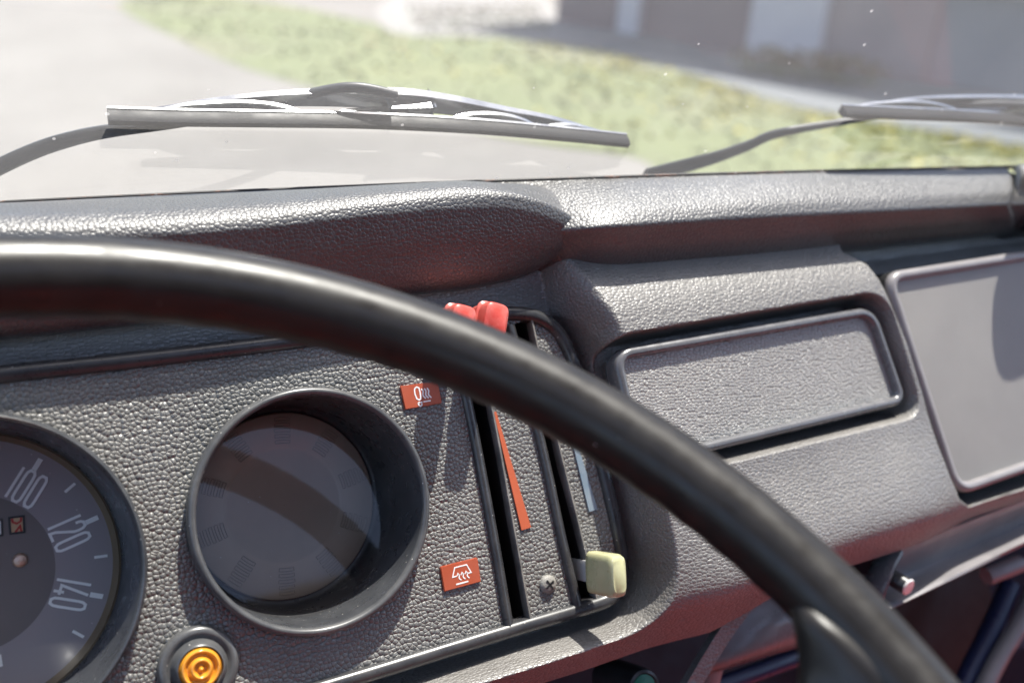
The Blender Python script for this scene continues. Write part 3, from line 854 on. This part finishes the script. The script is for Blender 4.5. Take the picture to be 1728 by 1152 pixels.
# ------------------------------------------------------------------ under the dash
gk = thing('push_button', 'round black push button with green face under the dash lip', 'button', at(1066, 1150, -0.02))
gx = at(1062, 1152, -0.030)
part('button_body', lathe(gx, [(.0095, -.02), (.0095, .010), (.0088, .0130), (.0074, .0138), (.0068, .0128)], 40), M['black'], gk)
part('button_face', lathe(gx, [(.0069, .0126), (.0066, .0132), (.0001, .0136)], 40), M['green'], gk)

sh = thing('column_shroud', 'smooth dark shroud curving below the dash lip beside the wheel spoke', 'shroud', at(1290, 1050, -0.02))
rows = [[at(1300, 982, -.012), at(1345, 985, -.012), at(1420, 975, -.014), at(1500, 960, -.018)],
        [at(1262, 1010, -.014), at(1330, 1015, -.010), at(1420, 1000, -.012), at(1500, 985, -.018)],
        [at(1215, 1080, -.018), at(1300, 1060, -.008), at(1400, 1040, -.010), at(1500, 1020, -.018)],
        [at(1180, 1138, -.024), at(1260, 1112, -.014), at(1345, 1088, -.014), at(1480, 1050, -.02)],
        [at(1184, 1142, -.040), at(1262, 1117, -.040), at(1348, 1092, -.040), at(1480, 1055, -.04)]]
part('shroud_shell', surf(rows, 60, 50), M['shroud'], sh, 60)


def rod(name, label, cat, pts, r, mat, ry=None):
    P = [at(*p) for p in pts]
    o = thing(name, label, cat, P[0])
    part('rod_body', tube(spline(P, 30), r, 16, ry=ry), mat, o)
    return o


rod('cable_sleeve', 'short cream cable sleeve below the smooth shroud', 'cable sleeve', [(1205, 1120, -.035), (1196, 1160, -.04), (1185, 1230, -.05)], .0052, M['pipe'])
rod('wheel_bracket', 'blue painted bracket arm in the dark gap below the shroud', 'bracket', [(1190, 1165, -.045), (1260, 1140, -.045), (1350, 1108, -.045), (1460, 1080, -.05)], .0052, M['bluemetal'], .0030)
rod('grey_tube', 'pale grey tube rising in the dark footwell at the far corner', 'tube', [(1745, 1000, -.045), (1715, 1060, -.045), (1685, 1110, -.045), (1645, 1190, -.045)], .0058, M['pipe'])
rod('blue_rail', 'dark blue rail beside the pale tube in the footwell', 'rail', [(1705, 985, -.055), (1672, 1060, -.055), (1640, 1125, -.055), (1610, 1190, -.055)], .0065, M['bluemetal'])
rod('plastic_clip', 'pale rounded clip under the right end of the dash rail', 'clip', [(1664, 972, -.030), (1690, 962, -.028), (1720, 950, -.028)], .0055, M['pipe'])
kp = thing('kick_panel', 'dark brown footwell panel behind the dash rail', 'panel', at(1560, 1030, -.10))
part('kick_board', boxgeo(at(1590, 1050, -.10), np.array([.05, .012, 0]), np.array([0, .06, 0]), np.array([0, 0, .004]), .002), M['brown'], kp)
bk = thing('bulkhead', 'dark navy bulkhead closing the footwell behind the dash', 'bulkhead', at(900, 1400, -.16))
part('bulkhead_sheet', boxgeo(np.array([.3, -.385, -.155]), np.array([.9, 0, 0]), np.array([0, .44, 0]), np.array([0, 0, .004])), M['navy'], bk)
part('bulkhead_shelf', boxgeo(np.array([.3, .036, -.092]), np.array([.9, 0, 0]), np.array([0, .003, 0]), np.array([0, 0, .060])), M['navy'], bk)

# ------------------------------------------------------------------ STEERING WHEEL
hub_c = np.array([-0.04546, 0.121, 0.15088])
wa = np.array([-0.8571953, 0.0, -0.51499147]); wb = np.array([-0.37084121, -0.69387865, 0.61725943]); wn = np.array([-0.35734159, 0.72009195, 0.59478952])
LOC = lambda p: to_local(CAM + WORLD @ np.asarray(p))
DIR = lambda p: ROT.T @ (WORLD @ np.asarray(p))
HC, WA, WB_, WN = LOC(hub_c), DIR(wa), DIR(wb), DIR(wn)
st = thing('steering_wheel', 'thin rimmed glossy black steering wheel sweeping across the instrument panel', 'steering wheel', HC)
ring = [HC + .2 * (math.cos(t) * WA + math.sin(t) * WB_) for t in np.arange(720) * 2 * math.pi / 720]
prof = []
for k in range(28):
    a = 2 * math.pi * k / 28
    prof.append((.0116 * math.cos(a), .0116 * math.sin(a) * (1.0 if math.sin(a) < 0 else 1.0)))
rv_, rf_ = sweep(ring, prof, True, WN)
rv_ = np.array(rv_); rel = rv_ - HC; ax_ = rel @ WN; pl_ = rel - ax_[:, None] * WN; rad_ = np.linalg.norm(pl_, axis=1); dir_ = pl_ / rad_[:, None]
tt = np.arctan2(pl_ @ WB_, pl_ @ WA)
wgt = np.clip((-(rad_ - .2) + ax_) / .0116 * .72, 0, 1) ** 2          # finger grips on the inner far side
rv_ = rv_ + (WN - dir_) * (wgt * .00010 * np.sin(tt * 84))[:, None]
part('rim', (list(rv_), rf_), M['wheel'], st, 60)


def on_wheel(x, y, dn):
    r = np.array([(x - CX) / F_PX, (y - CY) / F_PX, 1.0])
    t = ((hub_c + wn * dn) @ wn) / (r @ wn)
    return LOC(r * t)


secs = [((1322, 985), (1640, 1190), .002, .0030), ((1336, 1022), (1615, 1222), .002, .0060), ((1348, 1062), (1595, 1262), .003, .0078), ((1353, 1105), (1585, 1315), .007, .0075),
        ((1349, 1155), (1555, 1360), .013, .0072), ((1320, 1230), (1500, 1440), .022, .0070), ((1180, 1360), (1320, 1560), .036, .0070), ((760, 1600), (860, 1800), .055, .008)]
V = []
for l, r, dn, th in secs:
    A, B_ = on_wheel(*l, dn), on_wheel(*r, dn)
    mid, hw_ = (A + B_) / 2, (B_ - A) / 2
    for k in range(24):
        a = 2 * math.pi * k / 24
        ca, sa = math.cos(a), math.sin(a)
        V.append(mid + hw_ * abs(ca) ** .55 * math.copysign(1, ca) + WN * th * abs(sa) ** .8 * math.copysign(1, sa))
V = np.array(V).reshape(len(secs), 24, 3)
VV = np.array([spline(V[:, k], 60) for k in range(24)]).transpose(1, 0, 2).reshape(-1, 3)
part('spoke', (list(VV), grid_faces(60, 24, close_c=True) + [tuple(range(24))[::-1], tuple(range(59 * 24, 60 * 24))]), M['wheel'], st, 60)
hubg = lathe(HC + WN * .075, [(.0001, -.030), (.035, -.028), (.048, -.022), (.052, -.010), (.052, .010), (.03, .03)], 48, axis=WN)
part('hub', hubg, M['wheel'], st)
part('column', lathe(HC + WN * .09, [(.024, 0), (.024, .30)], 32, axis=WN), M['black'], st)

# ------------------------------------------------------------------ WINDSCREEN and WIPERS
G0, G1 = P_O + ROT @ back_pt(0), P_O + ROT @ back_pt(1728)
ge = (G1 - G0); ge[2] = 0; ge /= np.linalg.norm(ge)
gin = np.array([ge[1], -ge[0], 0.0]);                          # horizontal, towards the cabin
rk = math.radians(30)
gu = np.array([0, 0, 1.0]) * math.cos(rk) + gin * math.sin(rk)
gn = -np.cross(ge, gu); gn = gn if gn @ gin < 0 else -gn       # outwards
GB = G0 - gin * 0.004


def on_glass(x, y, off=0.0):
    r = wray(x, y); t = ((GB + gn * off - CAM) @ gn) / (r @ gn)
    return to_local(CAM + r * t)


ws = thing('windscreen', 'dusty raked windscreen glass above the dashboard', 'windscreen', to_local(GB + ge * .3))
V = []
for i in range(13):
    for j in range(31):
        p = GB + ge * (-0.55 + j * .055) + gu * (-.03 + i * .055)
        V.append(to_local(p))
part('screen_glass', (V, grid_faces(13, 31)), M['glass'], ws)


def flat(path, half_w, half_t, upv, scale=None, n=12):
    return sweep(path, ring_prof(half_w, n, half_t), False, upv, True, scale)


GNL = ROT.T @ gn; GUL = ROT.T @ gu


def wiper(label, arm, aw, rub, bridge, claws, clip, group='windscreen wipers'):
    o = thing('windscreen_wiper', label, 'wiper', on_glass(*arm[0], .02), group)
    ap_ = spline([on_glass(x, y, .012 + .010 * math.sin(math.pi * k / (len(arm) - 1))) for k, (x, y) in enumerate(arm)], 60)
    sc2 = np.interp(np.linspace(0, 1, 60), np.linspace(0, 1, len(aw)), aw)
    part('arm', sweep(ap_, ring_prof(1.0, 12, .0022), False, GNL, True, [(k, 1.0) for k in sc2]), M['arm'], o)
    rb = spline([on_glass(x, y, .005) for x, y in rub], 60)
    part('rubber', sweep(rb, [(-.0012, -.003), (.0012, -.003), (.0022, -.001), (.0022, .003), (-.0022, .003), (-.0022, -.001)], False, GNL), M['rubber'], o)
    part('backing_strip', sweep(rb + GNL * .0034 + GUL * .0006, [(-.0021, -.0006), (.0021, -.0006), (.0021, .0006), (-.0021, .0006)], False, GNL), M['steel'], o)
    br = spline([on_glass(x, y, .014 + .006 * math.sin(math.pi * k / (len(bridge) - 1))) for k, (x, y) in enumerate(bridge)], 70)
    part('bridge', sweep(br, [(-.0026, -.0016), (.0026, -.0016), (.0030, .0004), (.0020, .0014), (-.0020, .0014), (-.0030, .0004)], False, GNL, True, np.interp(np.linspace(0, 1, 70), [0, .12, .5, .88, 1], [.6, 1.0, 1.9, 1.1, .6])), M['steel'], o)
    for c in claws:
        cl = spline([on_glass(x, y, h_) for x, y, h_ in c], 30)
        part('claw', sweep(cl, [(-.0019, -.0010), (.0019, -.0010), (.0019, .0009), (-.0019, .0009)], False, GNL, True, np.interp(np.linspace(0, 1, 30), [0, .2, .8, 1], [.5, 1, 1, .5])), M['steel'], o)
    cc = on_glass(*clip, .018); t_ = ROT.T @ ge
    part('clip', boxgeo(cc, t_ * .010, GUL * .0030, GNL * .0042, .0016), M['steel'], o)
    return o


wiper('grey wiper lying across the screen above the instrument hood', [(-60, 312), (0, 281), (55, 256), (108, 238), (180, 222), (300, 208), (420, 186), (530, 157), (600, 148), (670, 160)], [.0042, .0041, .0040, .0034, .0024, .0020, .0020, .0023, .0026, .0022],
      [(182, 199), (300, 202), (450, 204), (620, 207), (800, 216), (950, 229), (1058, 240)],
      [(258, 188), (375, 173), (500, 164), (640, 164), (740, 173), (850, 192), (930, 206), (1030, 233)],
      [[(258, 190, .008), (330, 180, .012), (440, 178, .014), (540, 200, .008)], [(545, 198, .008), (600, 190, .013), (660, 188, .014), (720, 206, .008)], [(745, 208, .008), (800, 196, .013), (860, 200, .013), (920, 222, .008)], [(900, 220, .008), (960, 214, .012), (1010, 226, .011), (1056, 238, .008)]], (690, 176))
wiper('grey wiper rising from the middle of the screen base at right', [(1088, 298), (1140, 284), (1200, 268), (1260, 247), (1310, 226), (1420, 206), (1520, 190), (1650, 176), (1760, 178)], [.0062, .0056, .0042, .0028, .0018, .0017, .0018, .0020, .0020],
      [(1422, 190), (1520, 194), (1650, 200), (1800, 212), (2000, 232), (2250, 262)],
      [(1450, 186), (1520, 172), (1600, 168), (1720, 170), (1850, 182), (2000, 204), (2200, 250)],
      [[(1424, 188, .008), (1470, 178, .013), (1560, 176, .014), (1640, 196, .008)], [(1660, 198, .008), (1720, 186, .013), (1800, 194, .013), (1860, 214, .008)]], (1820, 176))

# ------------------------------------------------------------------ the cabin round the lens
def shell(name, label, cat, boxes, mat):
    o = bpy.data.objects.new(name, None); COL.objects.link(o); o.location = Vector(boxes[0][1]); tag(o, label, cat)
    for nm, c, e in boxes: world_mesh(nm, boxgeo(np.array(c), (e[0], 0, 0), (0, e[1], 0), (0, 0, e[2]), .015, 3), mat, o)
    return o


shell('cab_roof', 'unseen dark headliner over the cab, with an opening added to let sun onto the bench', 'roof', [('front_header', (.35, -.04, 1.98), (1.0, .115, .03)), ('headliner', (.35, -1.15, 1.98), (1.0, .45, .03)), ('side_panel', (-.42, -.43, 1.98), (.23, .27, .03)), ('side_panel', (1.05, -.43, 1.98), (.30, .27, .03))], M['cloth'])  # out of view; the opening was added so sun reaches the red bench
shell('bounce_bench', 'unseen red bench added to bounce red light onto the dashboard', 'seat', [('bounce_cushion', (.35, -.16, .88), (.62, .36, .07)), ('bounce_back', (.35, -.56, 1.06), (.62, .06, .16))], M['bouncered'])  # out of view, added to throw red bounce light on the undersides
shell('cab_partition', 'dark partition wall behind the seat', 'partition', [('partition_board', (.35, -1.5, 1.2), (1.0, .02, .8))], M['cloth'])
shell('cab_door', 'dark door at the driver side below the window', 'door', [('door_panel', (-.52, -.4, .85), (.02, .95, .42))], M['cloth'])
shell('cab_door', 'dark door at the passenger side below the window', 'door', [('door_panel', (1.15, -.4, .85), (.02, .95, .42))], M['cloth'])

# ------------------------------------------------------------------ OUTSIDE
GZ = 0.0


def ground_sheet(name, px, z, mat, kind='structure'):
    P = [ground(x, y, z) for x, y in px]
    P = np.array(P); P2 = spline(P, max(40, len(P) * 8), True)
    me = bpy.data.meshes.new(name); bm = bmesh.new()
    vs = [bm.verts.new((p[0], p[1], z)) for p in P2]; f = bm.faces.new(vs)
    bmesh.ops.triangulate(bm, faces=[f]); bm.normal_update()
    if bm.faces and bm.faces[:][0].normal.z < 0: bmesh.ops.reverse_faces(bm, faces=bm.faces[:])
    bm.to_mesh(me); bm.free(); me.materials.append(mat)
    o = bpy.data.objects.new(name, me); COL.objects.link(o); o['kind'] = kind
    return o


me_g = world_mesh('ground', ([(-150, -60, 0), (150, -60, 0), (150, 250, 0), (-150, 250, 0)], [(0, 1, 2, 3)]), M['gravel']); me_g['kind'] = 'structure'
ground_sheet('lawn', [(200, 6), (300, 66), (400, 110), (540, 152), (700, 200), (900, 240), (1080, 268), (1140, 330), (1300, 420), (1900, 420), (2300, 420), (2300, 330), (1900, 275), (1728, 246), (1560, 216), (1420, 192), (1300, 164), (1180, 128), (1040, 90), (900, 66), (700, 52), (450, 2), (320, -6)], .004, M['grassmat'], 'stuff')
ground_sheet('footpath', [(690, 60), (820, 62), (960, 76), (1100, 98), (1260, 110), (1270, 70), (1100, 50), (980, 36), (930, 10), (915, -20), (840, -22), (700, -16), (640, 10), (640, 40)], .008, M['paving'])
ground_sheet('yard', [(1040, 92), (1180, 128), (1300, 166), (1420, 194), (1560, 218), (1728, 248), (1900, 278), (2300, 334), (2300, 150), (1728, 140), (1400, 100), (1200, 75), (1080, 62), (1010, 76)], .012, M['asphaltmat'])

bld = bpy.data.objects.new('building', None); COL.objects.link(bld)
b0, b1 = ground(1000, 46), ground(1800, 178)
bld.location = Vector((b0 + b1) / 2)
tag(bld, 'long grey building with white piers beside the lawn, blurred beyond the glass', 'building')
bd = (b1 - b0); bd[2] = 0; bl = np.linalg.norm(bd); bd /= bl; bnr = np.array([bd[1], -bd[0], 0]); bnr = bnr if bnr @ (CAM - b0) > 0 else -bnr


def along(x, y=0):
    """Distance along the facade seen at photo column x on its foot line."""
    best = min(np.linspace(-12, 3 * bl, 3000), key=lambda s: abs(project(b0 + bd * s)[0] - x)); return best


def project(p):
    c = WORLD.T @ (np.asarray(p) - CAM)
    return (CX + F_PX * c[0] / c[2], CY + F_PX * c[1] / c[2]) if c[2] > .05 else (9e9, 9e9)


def wallbox(name, s0, s1, out, mat, h=3.4, base=0.0, thick=.3):
    c = b0 + bd * (s0 + s1) / 2 + bnr * (out - thick / 2) + np.array([0, 0, base + h / 2])
    return world_mesh(name, boxgeo(c, bd * (s1 - s0) / 2, bnr * thick / 2, np.array([0, 0, h / 2]), .01, 1), mat, bld)


s_a, s_b, s_c, s_d, s_e, s_f = (along(x) for x in (1048, 1082, 1268, 1388, 1560, 1790))
wallbox('dark_bay', along(935), s_a, -.05, M['wallgrey'])
wallbox('pier', s_a, s_b, .10, M['pillar'])
wallbox('door', s_b, s_c, 0, M['wallgrey'])
wallbox('pier', s_c, s_d, .15, M['pillar'])
wallbox('wall', s_d, s_e, .04, M['wallpink'])
wallbox('wall', s_e, s_f + 4, .0, M['wallblue'])
for x_, wd_, z0, hh_ in ((985, .5, .75, 1.2), (1150, .55, .8, 1.1), (1225, .5, .8, 1.1), (1460, .6, .85, 1.2), (1660, .7, .85, 1.2)):
    s_ = along(x_)
    fr_ = wallbox('window_frame', s_ - wd_, s_ + wd_, .07, M['pillar'], hh_, z0, .12)
    wallbox('window', s_ - wd_ + .07, s_ + wd_ - .07, .09, M['pane'], hh_ - .14, z0 + .07, .10)
bld_roof = wallbox('roof', along(930), s_f + 4.2, .4, M['wallgrey'], .25, 3.4, 4.0)


def foliage(name, label, cat, centre, size, n, mats, group, seed):
    """A low plant: many small leaf faces through an uneven volume."""
    rg = np.random.default_rng(seed); V, F_ = [], []
    root = bpy.data.objects.new(name, None); COL.objects.link(root); root.location = Vector(centre); tag(root, label, cat, group)
    geos = [([], []) for _ in mats]
    for k in range(n):
        d = rg.normal(size=3); d /= np.linalg.norm(d); rr = rg.uniform(.3, 1) ** .6
        p = np.array(centre) + d * np.array(size) * rr + np.array([0, 0, size[2]])
        p[2] = max(p[2], centre[2] + .01)
        a = rg.normal(size=3); a /= np.linalg.norm(a); b = np.cross(a, rg.normal(size=3)); b /= np.linalg.norm(b)
        q = rg.uniform(.03, .06) * (size[2] / .25) ** .5
        gi = rg.integers(len(mats)); V, F_ = geos[gi]; i = len(V)
        V += [p - a * q, p + b * q * .45, p + a * q, p - b * q * .45]; F_.append((i, i + 1, i + 2, i + 3))
    for nm, g_, m_ in zip(('leaves', 'blossom'), geos, mats):
        if g_[1]: world_mesh(nm, g_, m_, root)


def scatter(name, mat, pts, hgt, wid, seed):
    rg = np.random.default_rng(seed); V, F_ = [], []
    for p in pts:
        a = rg.uniform(0, 6.28); e = np.array([math.cos(a), math.sin(a), 0]); lean = rg.normal(0, .4, 3) * hgt; lean[2] = 0
        h_ = hgt * rg.uniform(.5, 1.2); i = len(V); b = np.array([p[0], p[1], .006])
        V += [b - e * wid, b + e * wid, b + lean + e * wid * .6 + [0, 0, h_], b + lean - e * wid * .6 + [0, 0, h_]]; F_.append((i, i + 1, i + 2, i + 3))
    o = world_mesh(name, (V, F_), mat); o['kind'] = 'stuff'
    return o


def in_poly(px, n, seed):
    """Random ground points whose place lies inside an outline of ground points."""
    poly = np.array([ground(x, y)[:2] for x, y in px]); rg = np.random.default_rng(seed)
    lo, hi = poly.min(0), poly.max(0); q = rg.uniform(lo, hi, (n * 6, 2)); q = q[seg_dist(q, poly) < 0]
    return q[:n], rg


lawn_px = [(215, 10), (300, 64), (400, 108), (540, 150), (700, 198), (900, 236), (1080, 262), (1140, 320), (1800, 340), (1800, 262), (1560, 222), (1420, 198), (1300, 172), (1180, 132), (1040, 94), (900, 70), (700, 55), (450, 8)]
q, rg = in_poly(lawn_px, 9000, 3)
scatter('grass_blades', M['leaf'], q[:500], .025, .03, 4)
scatter('dry_grass_blades', M['dry'], q[5500:5750], .025, .03, 5)
edge = np.array([ground(x, y)[:2] for x, y in [(1080, 100), (1180, 134), (1300, 174), (1420, 202), (1560, 228), (1728, 262)]])
q2, _ = in_poly(lawn_px + [], 9000, 8)
d_e = np.abs(seg_dist(q2, edge, False)); keep = rg.uniform(size=len(q2)) < np.exp(-d_e / .55) * .9 * (0.35 + 0.65 * (np.sin(q2[:, 0] * 5.1) * np.sin(q2[:, 1] * 4.3 + 1) > -.1))
scatter('yellow_blossom', M['yellow'], q2[keep], .025, .028, 9)
tuft = []
for r_ in range(6):
    for c_ in range(16):
        g0 = ground(690 + c_ * 14 + r_ * 5, 12 + r_ * 8)
        for k in range(6): tuft.append(g0[:2] + rng.normal(0, .025, 2))
scatter('paver_grass', M['leaf'], tuft, .03, .02, 10)
for k, x in enumerate((1290, 1360, 1430)):
    foliage('shrub', 'dark low shrub at the foot of the blurred building', 'shrub', ground(x, 128 + (x - 1290) * .12), (.35, .35, .14), 320, (M['hedge'], M['leaf']), 'dark shrubs along the building', 70 + k)
foliage('bush', 'dark bush at the far end of the lawn above the gravel', 'bush', ground(290, -6), (.5, .5, .3), 400, (M['hedge'], M['hedge']), None, 90)

# ------------------------------------------------------------------ LIGHT
SUN = np.array([0.30, 0.14, 0.93]); SUN /= np.linalg.norm(SUN)
sl = bpy.data.lights.new('sun', 'SUN'); sl.energy = 4.2; sl.angle = math.radians(0.5); sl.color = (1.0, 0.95, 0.88)
so = bpy.data.objects.new('sun', sl); COL.objects.link(so)
so.rotation_euler = Vector(-SUN).to_track_quat('-Z', 'Y').to_euler()
wd = bpy.data.worlds.new('World'); scene.world = wd; wd.use_nodes = True
wn_ = wd.node_tree; bgn = wn_.nodes['Background']
sky = wn_.nodes.new('ShaderNodeTexSky'); sky.sky_type = 'NISHITA'; sky.sun_disc = False
sky.sun_elevation = math.asin(SUN[2]); sky.sun_rotation = math.atan2(SUN[0], SUN[1])
sky.dust_density = 2.6; sky.air_density = 0.85
wn_.links.new(sky.outputs[0], bgn.inputs[0]); bgn.inputs[1].default_value = 0.10

# ------------------------------------------------------------------ CAMERA
cam = bpy.data.cameras.new('camera'); co = bpy.data.objects.new('camera', cam); COL.objects.link(co)
cam.sensor_width = 36; cam.lens = F_PX / 1728 * 36; cam.clip_start = .01; cam.clip_end = 800
R_ = WORLD @ np.diag([1.0, -1.0, -1.0])
co.matrix_world = Matrix([[*R_[0], CAM[0]], [*R_[1], CAM[1]], [*R_[2], CAM[2]], [0, 0, 0, 1]])
cam.dof.use_dof = True; cam.dof.focus_distance = 0.425; cam.dof.aperture_fstop = 5.6
scene.camera = co

scene.view_settings.view_transform = 'Standard'; scene.view_settings.look = 'None'
scene.view_settings.exposure = 2.2; scene.view_settings.gamma = 1.0
scene.render.engine = 'CYCLES'
scene.cycles.use_denoising = True
scene.cycles.max_bounces = 8; scene.cycles.transparent_max_bounces = 12
scene.cycles.caustics_reflective = False; scene.cycles.caustics_refractive = False
scene.cycles.sample_clamp_indirect = 6.0
